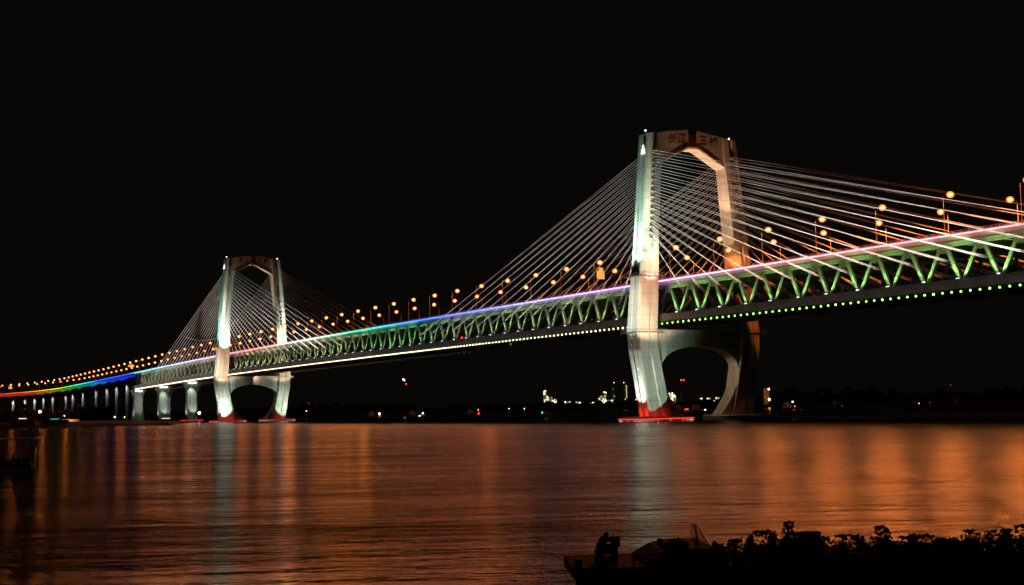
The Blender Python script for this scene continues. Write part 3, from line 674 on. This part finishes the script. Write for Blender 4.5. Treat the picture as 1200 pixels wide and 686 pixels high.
def column_tower(px, top, bot, dep, wpx, dots, label, red=False, name='chimney_stack', strong=False):
    p = atg(px, dep, 3); zt_ = at(px, top, dep).z; k = dep/FPX; r_ = wpx*k/2; o = empty(name, p, -YAW, label, 'tower' if name != 'chimney_stack' else 'chimney', 'lit towers of the far refinery')
    mb = MB(); mb.tube((0, 0, 0), (0, 0, zt_-3), r_, r_*.8, 10)
    for j in range(4): z = (zt_-3)*(.3+.2*j); mb.tube((0, 0, z), (0, 0, z+.6), r_*1.35, r_*1.35, 10)
    mb.build('shaft', M['dark'], o)
    for (qx, qy, m_, s_) in dots:
        q = at(qx, qy, dep-r_*2-1)-p; q.rotate(Matrix.Rotation(YAW, 3, 'Z')); mb = MB(); mb.ball(q, s_, 6, 4); mb.build('lamp', m_, o)
D = 2250
rf = random.Random(5)
column_tower(719.5, 448.5, 474, D, 3.0, [(719.5, 448.6, M['e_ref'], .55), (720, 464.5, M['e_refd'], .7), (718.5, 456, M['e_refd'], .4)], 'left of two tall thin stacks by the near tower')
column_tower(733, 448.5, 474, D, 3.4, [(731, 448.6, M['e_ref'], .55)]+[(733.2+rf.uniform(-.4, 1.4), 452.5+2.6*k, M['e_ref'], .5) for k in range(8)], 'right of two tall thin stacks, a ladder of lamps up it')
column_tower(800, 446, 470, D, 3.2, [(798.3, 445.7, M['e_redb'], .95), (801.3, 445.7, M['e_redb'], .95)], 'tall chimney with two red lamps seen through the near tower', True)
def refinery(x0, x1, tops, bot, dep, ndots, label, seed):
    rr = random.Random(seed); xm = (x0+x1)/2; p = atg(xm, dep, 4); k = dep/FPX; o = empty('refinery_block', p, -YAW, label, 'refinery', 'lit refinery blocks on the far bank')
    mb = MB()
    for (cx, top, wd) in tops:
        zt_ = at(cx, top, dep).z-4; X = (cx-xm)*k; W = wd*k/2
        for sx in (-1, 1):
            for sy in (-1, 1): mb.box(X+sx*W-.5, X+sx*W+.5, sy*5-.5, sy*5+.5, 0, zt_)
        n = max(2, int(zt_/4.5))
        for j in range(1, n+1): z = zt_*j/n; mb.box(X-W, X+W, -5, 5, z-.35, z)
        mb.tube((X, 0, 0), (X, 0, zt_*.94), W*.55, W*.5, 8)
    mb.build('steel_frame', M['grey'], o)
    for (cx, top, wd) in tops:
        zt_ = at(cx, top, dep).z-4; zb = at(cx, bot, dep).z-4
        light('POINT', 'plant_light', (p.x, p.y-14, 4+zt_*.5), 350, (1, .85, .5), parent=None)
    for j in range(ndots):
        cx, top, wd = tops[rr.randrange(len(tops))]; zt_ = at(cx, top, dep).z-4; zb = at(cx, bot, dep).z-4
        X = (cx-xm)*k+rr.uniform(-.55, .55)*wd*k; z = rr.uniform(max(.5, zb), zt_); mb = MB(); mb.ball((X, -7.5, z), rr.uniform(.35, .85), 6, 4); mb.build('lamp', M['e_ref'] if rr.random() < .75 else M['e_refd'], o)
refinery(637, 656, [(638.5, 458, 2.5), (641, 464, 5), (645, 465, 4), (650, 468, 5)], 475, D, 60, 'brightest refinery block with stepped lit frames, far left of the plant', 1)
refinery(660, 682, [(663, 471, 5), (669, 471, 6), (677, 471, 6)], 474.5, D, 38, 'low row of lit refinery units left of the stacks', 2)
refinery(691, 716, [(694, 472, 5), (704, 465, 4), (709, 459, 3), (707, 467, 7), (715, 469, 5)], 474, D, 46, 'lit refinery block with a tall column left of the stacks', 3)
refinery(735, 748, [(738, 473, 4), (744, 471, 4), (746.5, 468, 3)], 475, D, 26, 'small lit refinery unit tucked beside the near tower base', 4)
refinery(782, 792, [(786, 460, 4), (789, 463, 5)], 470, D, 26, 'lit refinery frame just right of the lit tower leg', 6)
def block(px, wpx, top, dep, ww, label, seed, oran=False):
    rr = random.Random(seed); p = atg(px, dep, 4); k = dep/FPX; W = wpx*k/2; h = at(px, top, dep).z-4; o = empty('far_building', p, -YAW, label, 'building', 'lit buildings on the far bank')
    mb = MB(); mb.box(-W, W, 0, 12, 0, h); mb.box(-W-.4, W+.4, -.4, 12.4, h, h+.8); mb.build('wall', M['brick'], o)
    nx = max(2, int(2*W/3.2)); nz = max(2, int(h/3.4))
    for i in range(nx):
        for j in range(nz):
            if rr.random() < ww: X = -W+(i+.5)*2*W/nx; z = (j+.55)*h/nz; mb = MB(); mb.box(X-.7, X+.7, -.12, -.003, z-.8, z+.8); mb.build('window', M['e_ref'] if rr.random() < .3 else M['e_win'], o)
block(822, 3, 466, D, .5, 'narrow lit building seen inside the near tower opening', 1)
block(831, 5, 466, D, .7, 'lit building with bright lamp seen inside the near tower opening', 2)
block(840, 8, 465.5, D, .6, 'wide building with rows of lit windows beside the far leg', 3)
block(899, 6, 455.5, 1500, .0, 'orange lit block standing right of the near tower', 4); p = at(899, 462, 1480)
light('POINT', 'block_lamp', (p.x-4, p.y-9, p.z-3), 6000, (1, .42, .14)); lamp_dot(at(901, 456.2, 1480), .9, M['e_orange'], 'roof_lamp', 'orange lamp on the roof of the orange lit block', 'lamp', 2); lamp_dot(at(901.5, 468.3, 1480), 1.1, M['e_orange'], 'yard_lamp', 'orange lamp at the foot of the orange lit block', 'lamp', 2)
# lattice mast with lit pennant
p = atg(475, 1900, 3); zt_ = at(475, 446, 1900).z-3; o = empty('lattice_mast', p, -YAW, 'tall dark mast with white and red lamps on top', 'mast')
mb = MB()
for sx in (-1, 1):
    for sy in (-1, 1): mb.tube((sx*2.5, sy*2.5, 0), (sx*.6, sy*.6, zt_), .25, .2, 4)
for j in range(8): z = zt_*j/8; q = 2.5-1.9*j/8; mb.tube((-q, -q, z), (q, -q, z+zt_/8), .15, seg=4); mb.tube((q, -q, z), (-q, -q, z+zt_/8), .15, seg=4)
mb.build('lattice', M['dark'], o)
mb = MB(); mb.ball((-2, -2, zt_+1.5), 1.0, 6, 4); mb.ball((-.9, -2, zt_+.3), .8, 6, 4); mb.build('white_lamp', M['e_white'], o)
mb = MB(); mb.ball((1.5, -2, zt_-5), .6, 6, 4); mb.build('red_lamp', M['e_redb'], o)
for px, py, m_, lb in ((359, 482, M['e_warm'], 'faint pinkish lamp on the far bank right of the far tower'), (362, 473, M['e_red'], 'faint reddish lamp high above the far bank'), (596.5, 479.2, M['e_warm'], 'left of two tiny lamps on the far bank'), (614.5, 479.2, M['e_warm'], 'right of two tiny lamps on the far bank'), (1114, 451.5, M['e_red'], 'tiny red lamp over the right treeline')):
    lamp_dot(at(px, py, 1950), .6, m_, 'bank_lamp', lb, 'lamp', 6)

# ------------------------------------------------------------------ moored boat at left
a = at(22, 545, 182); o = empty('canopy_boat', (a.x, a.y, 0), -YAW+R(4), 'dark moored boat with a grey canopy and outboard engine at the left edge', 'boat')
mb = MB(); mb.rings([[(x, y*wd, z+dz) for y, z in ((-1.3, .55), (-1.2, .68), (1.2, .68), (1.3, .55), (.9, -.3), (-.9, -.3))] for x, wd, dz in ((-9, .15, .6), (-7.5, .7, .25), (-4, 1, 0), (1.6, 1, 0), (2.0, .9, .05))]); mb.build('hull', M['dark'], o)
mb = MB(); mb.box(-6.4, 2.6, -1.35, 1.35, 3.95, 4.08); cn = mb.build('canopy', M['grey'], o)
mb = MB()
for x in (-6, -3, 0, 2.2):
    for y in (-1.2, 1.2): mb.tube((x, y, .6), (x, y, 3.95), .03, seg=5)
mb.tube((2.6, -1.3, 3.95), (3.0, -1.3, 4.35), .03, seg=4); mb.build('canopy_post', M['post'], cn)
mb = MB(); mb.box(1.75, 2.35, -.3, .3, 1.9, 2.75); mb.box(1.85, 2.2, -.12, .12, .2, 1.9); mb.tube((2.3, -.1, 1.9), (2.75, -.1, 1.1), .07); mb.build('outboard_engine', M['grey'], o)
mb = MB(); mb.box(-3.0, -1.8, -.5, .5, .69, 1.3); mb.box(-.6, .3, -.5, .5, .69, 1.25); mb.box(-.7, -.6, -.5, .5, 1.25, 1.9); mb.build('seat', M['tarp'], o)
mb = MB(); mb.tube((-5.2, -1.0, 4.1), (-5.2, -1.0, 6.4), .05); lm = mb.build('lamp_pole', M['post'], o)
mb = MB(); mb.ball((-5.2, -1.0, 6.5), .14); mb.build('work_lamp', M['e_white'], lm)
mb = MB()
rb = random.Random(3)
for k in range(26): mb.ball((rb.uniform(-5.5, 1.5), rb.uniform(-.9, .9), .75+rb.random()*.45), rb.uniform(.12, .38), 7, 5, rb.uniform(.5, 1))
for k in range(9): x = rb.uniform(-5, 1.5); mb.tube((x, -.9, .6), (x+rb.uniform(-.8, .8), .4, rb.uniform(1.2, 2.2)), .035, seg=4)
mb.build('net_heap', M['tarp'], o)
mb = MB(); mb.path([(1.3, -1.1, .6), (.9, -1.1, 1.7), (.2, -1.1, 2.1), (-.5, -1.1, 1.9)], .05, 5); mb.build('bent_rail', M['post'], o); mb = MB(); mb.path([(-6.2, -1.1, .8), (-5.6, -1.1, 2.0), (-4.7, -1.1, 2.3), (-4.2, -1.1, 1.8)], .05, 5); mb.build('bent_rail', M['post'], o)
q = Vector((-5.2, -1.2, 6.5)); q.rotate(Matrix.Rotation(-YAW+R(4), 3, 'Z')); light('POINT', 'work_light', Vector((a.x, a.y, 0))+q, 260, (.8, .85, 1), radius=.2)

# ------------------------------------------------------------------ foreground barge
DB = 47.0; kb = DB/FPX
b0 = atg(668, DB, 0); barge = empty('work_barge', b0, -YAW+R(3), 'dark flat work barge moored below the bank, bow pointing left', 'barge')
zdk = at(668, 664, DB).z
def bx(px): return (px-668)*kb
def bz(px, py): return at(px, py, DB).z
mb = MB(); mb.rings([[(x, y, z) for y, z in ((-.2, zdk), (4.2, zdk), (4.2, zb), (-.2, zb))] for x, zb in ((0, zdk-.42), (.9, -.4), (15, -.4))]); hull = mb.build('hull', M['rust'], barge)
mb = MB()
for x in (.15, 6): mb.box(x-.1, x+.16, 0, .3, zdk, zdk+.3)
mb.tube((.05, -.22, zdk-.2), (.02, -.24, -.2), .015); mb.build('bollard', M['dark'], hull)
mb = MB(); x0 = bx(738)
mb.rings([[(x, y, z) for y, z in ((.1, zdk), (3.9, zdk), (3.9, zt2), (.1, zt2))] for x, zt2 in ((x0+.5, zdk+.08), (bx(775), zdk+.42), (bx(795), zdk+.55), (bx(835), zdk+.55), (bx(850), zdk+.1))]); mb.build('tarpaulin_cover', M['tarp'], barge)
mb = MB(); zr = bz(738, 652.5); z2 = bz(860, 647.5)
mb.tube((x0, .1, zdk), (x0, .1, zr), .03); mb.tube((x0, .1, zr), (bx(780), .1, zr+.12), .025); mb.tube((x0, .1, zr-.1), (bx(760), .1, zr-.06), .018); mb.tube((bx(800), .1, z2), (bx(868), .1, z2-.02), .03); mb.tube((bx(855), .1, zdk), (bx(855), .1, z2), .03)
mb.box(bx(852), bx(857), .0, .25, z2-.02, z2+.14); mb.build('handrail', M['dark'], barge)
def mk(name, label, cat, items, px, pdy=0, y=1.0, mat='rust'):
    X = bx(px); p = Vector((X, y, 0)); p.rotate(Matrix.Rotation(-YAW+R(3), 3, 'Z')); o = empty(name, (b0.x+p.x, b0.y+p.y, zdk+pdy), -YAW+R(3), label, cat); return o
wn = mk('anchor_winch', 'rusty anchor winch standing on the barge bow', 'winch', None, 712)
mb = MB(); mb.box(-.5, .32, -.3, .3, 0, .28); mb.box(-.42, -.28, -.25, .25, .28, .75); mb.box(.2, .34, -.25, .25, .28, .8); mb.tube((-.55, -.3, .55), (-.3, -.3, .3), .04); mb.build('frame', M['rust'], wn)
mb = MB(); mb.v = []; mb.rings([[(x, .34*math.cos(a)*k, .52+.3*math.sin(a)*k) for a in [2*math.pi*j/12 for j in range(12)]] for x, k in ((-.26, 1), (-.2, 1), (-.19, .6), (.12, .6), (.13, 1), (.19, 1))]); mb.build('drum', M['rust'], wn)
mb = MB(); mb.box(-.3, .42, -.2, .2, .8, 1.0); mb.box(.3, .44, -.2, .2, .62, .8); mb.ball((-.05, 0, 1.05), .11); mb.ball((-.2, 0, .78), .2, 7, 4); mb.build('motor', M['dark'], wn)
en = mk('deck_engine', 'dark engine block resting on the covered barge deck', 'engine', None, 790, .5)
mb = MB(); mb.box(-.5, -.1, -.25, .25, .0, .22); mb.box(-.1, .3, -.3, .3, 0, .34); mb.box(.3, .56, -.2, .2, 0, .24); mb.tube((.2, 0, .3), (.2, 0, .42), .04); mb.build('block', M['rust'], en)
mb = MB(); mb.rings([[(x, .19*math.cos(a), .25+.13*math.sin(a)) for a in [2*math.pi*j/12 for j in range(12)]] for x in (-.56, -.42)]); mb.build('flywheel', M['rust'], en)
# dip net on a pole
nt_ = mk('dip_net', 'thin fishing net hanging from a bent pole over the barge', 'fishing net', None, 817, .3)
ztop = bz(817, 617)-zdk-.3
mb = MB(); mb.tube((.05, 0, 0), (.03, 0, ztop), .03); hoop = [(-.2, 0, ztop-.12), (-.12, 0, ztop+.0), (0, 0, ztop+.02), (.16, 0, ztop-.18), (.34, 0, ztop-.55), (.5, 0, .3), (.56, 0, .12)]; mb.path(hoop, .018, 5); hoop2 = [(-.2, 0, ztop-.12), (-.16, 0, ztop-.4), (-.04, 0, ztop-.75), (.04, 0, .25)]; mb.path(hoop2, .014, 5); mb.build('pole', M['dark'], nt_)
mb = MB(); N = 26
def nP(u, v):
    zz = .15+(ztop-.15)*v
    L_ = -.2+.24*min(1, max(0, (ztop-.12-zz)/(ztop-.3))) ; Rr = .02+.52*(1-v)**.75
    L_ = max(L_, -.2); return Vector((L_+(Rr-L_)*u, .05*math.sin(u*9+v*5), zz))
for i in range(0, 15): mb.path([nP(i/14, j/12) for j in range(13)], .0055, 3)
for j in range(0, N): mb.path([nP(i/8, j/(N-1)) for i in range(9)], .0055, 3)
mb.build('netting', M['net'], nt_, fix=False)

# ------------------------------------------------------------------ bushes on the near bank
def bush(px, top, dep, wpx, seed, label):
    rr = random.Random(seed); k = dep/FPX; W = wpx*k/2; zt2 = at(px, top, dep).z; lat = (px-600)*k
    base = atg(px, dep, 0); zg = zt2-(2.3+.4*rr.random()); h = zt2-zg; o = empty('shrub', (base.x, base.y, zg), 0, label, 'shrub', 'dark shrubs on the near bank')
    mb = MB()
    stems = []
    for i in range(7):
        a = rr.uniform(0, 2*math.pi); p1 = Vector((math.cos(a)*W*.25, math.sin(a)*W*.2, h*.45)); p2 = Vector((math.cos(a)*W*rr.uniform(.3, .8), math.sin(a)*W*.5, h*rr.uniform(.7, .95)))
        mb.tube((0, 0, -.9), p1, .04, .025, 5); mb.tube(p1, p2, .025, .008, 5)
    mb.build('stem', M['bark'], o)
    mb = MB(); n = int(9500+2500*W)
    cl = [(rr.uniform(-1, 1), rr.uniform(-1, 1), rr.uniform(.1, .9), rr.uniform(.25, .45)) for _ in range(26)]+[(0, 0, .74, .36), (-.5, 0, .6, .35), (.5, 0, .6, .35)]
    for i in range(n):
        c = cl[rr.randrange(len(cl))]; z = c[2]
        env = math.sqrt(max(.05, 1-max(0, z-.35)**2/.45))
        th = rr.uniform(0, 6.28); ph = rr.uniform(-1.3, 1.57); r_ = c[3]*rr.random()**.35
        q = Vector((c[0]*W*env*.8+r_*W*math.cos(th)*math.cos(ph), c[1]*W*.6*env+r_*W*.7*math.sin(th)*math.cos(ph), min(h*1.02, z*h+r_*h*.62*math.sin(ph))))
        if q.z < -.4: continue
        s_ = rr.uniform(.02, .042); d = Vector((rr.uniform(-1, 1), rr.uniform(-1, 1), rr.uniform(-.6, 1))).normalized(); e = d.cross(Vector((rr.uniform(-1, 1), rr.uniform(-1, 1), rr.uniform(-1, 1)))).normalized()
        m0 = len(mb.v); mb.v += [tuple(q-d*s_), tuple(q+e*s_*.45), tuple(q+d*s_*1.2), tuple(q-e*s_*.45)]; mb.f.append((m0, m0+1, m0+2, m0+3))
    mb.build('foliage', M['leaf'], o, fix=False)
BUSH = [(878, 627, 17, 62, 'leftmost shrub on the near bank beside the fishing net'), (918, 615, 19, 46, 'tallest rounded shrub, second from the left'), (945, 628, 16, 60, 'low shrub between the tall shrub and the dip'), (985, 634, 15, 70, 'flat low shrub where the bank line dips'),
        (1022, 622, 17, 50, 'squarish shrub rising just right of the dip'), (1058, 631, 15, 80, 'broad low shrub under the first orange reflection'), (1105, 630, 16, 74, 'broad low shrub under the second orange reflection'), (1142, 626, 18, 52, 'bushy shrub with a bumpy top, third from the right'),
        (1170, 624, 17, 44, 'upright shrub second from the right edge'), (1204, 619, 15, 60, 'shrub cut by the right edge of the view')]
for i, (px, top, dep, wd, lb) in enumerate(BUSH): bush(px, top, dep, wd*1.25, 40+i, lb)
for i in range(14):                    # lower growth in front closes the bank
    bush(862+i*27, 640+(i % 3)*4, 13.0, 95, 80+i, 'low dark shrub filling the bank front, %s from the left' % ordn(i+1))

# ------------------------------------------------------------------ the sun long gone: a trace of moonlight from behind the camera
sl = bpy.data.lights.new('moonlight', 'SUN'); sl.energy = .004; sl.angle = R(.5); sl.color = (.8, .88, 1); so = bpy.data.objects.new('moonlight', sl); C.objects.link(so); so.rotation_euler = (R(50), 0, R(-60))

# projectors that point up at the bridge never reach the river: sample them for the bridge only (saves render noise)
# (a shielded street lamp shines down and sideways; below its own level that equals a plain point source, which the river uses)
rc = bpy.data.collections.new('bridge_receivers'); wc = bpy.data.collections.new('river_receivers')
for o in list(C.objects):
    if o.type == 'MESH': (wc if o.name in ('river', 'far_bank') else rc).objects.link(o)
sets = {}
def descend(o):
    out = []
    for c in KIDS.get(o.name, []): out.append(c); out += descend(c)
    return out
KIDS = {}
for o in C.objects:
    if o.parent: KIDS.setdefault(o.parent.name, []).append(o)
def receivers(root, cables):           # each projector is aimed at one structure: sample it for that structure only
    k = (root.name, cables)
    if k not in sets:
        c = bpy.data.collections.new('receivers'); sets[k] = c
        for o in descend(root):
            if o.type == 'MESH' and (o.name.startswith('stay_cable') or not cables): c.objects.link(o)
    return sets[k]
for o in list(C.objects):
    if o.type == 'LIGHT':
        if o.name.startswith('lamp_on_water'): r_ = wc
        elif o.name.startswith('cable_projector'): r_ = receivers(o.parent, True)
        elif o.name.startswith('girder_fill'): r_ = receivers(deck, False)
        elif o.parent and o.data.type == 'SPOT': r_ = receivers(o.parent, False)
        elif o.data.type in ('SPOT', 'AREA') or o.name.startswith(('plant', 'block', 'wall')): r_ = rc
        else: continue
        o.light_linking.receiver_collection = r_
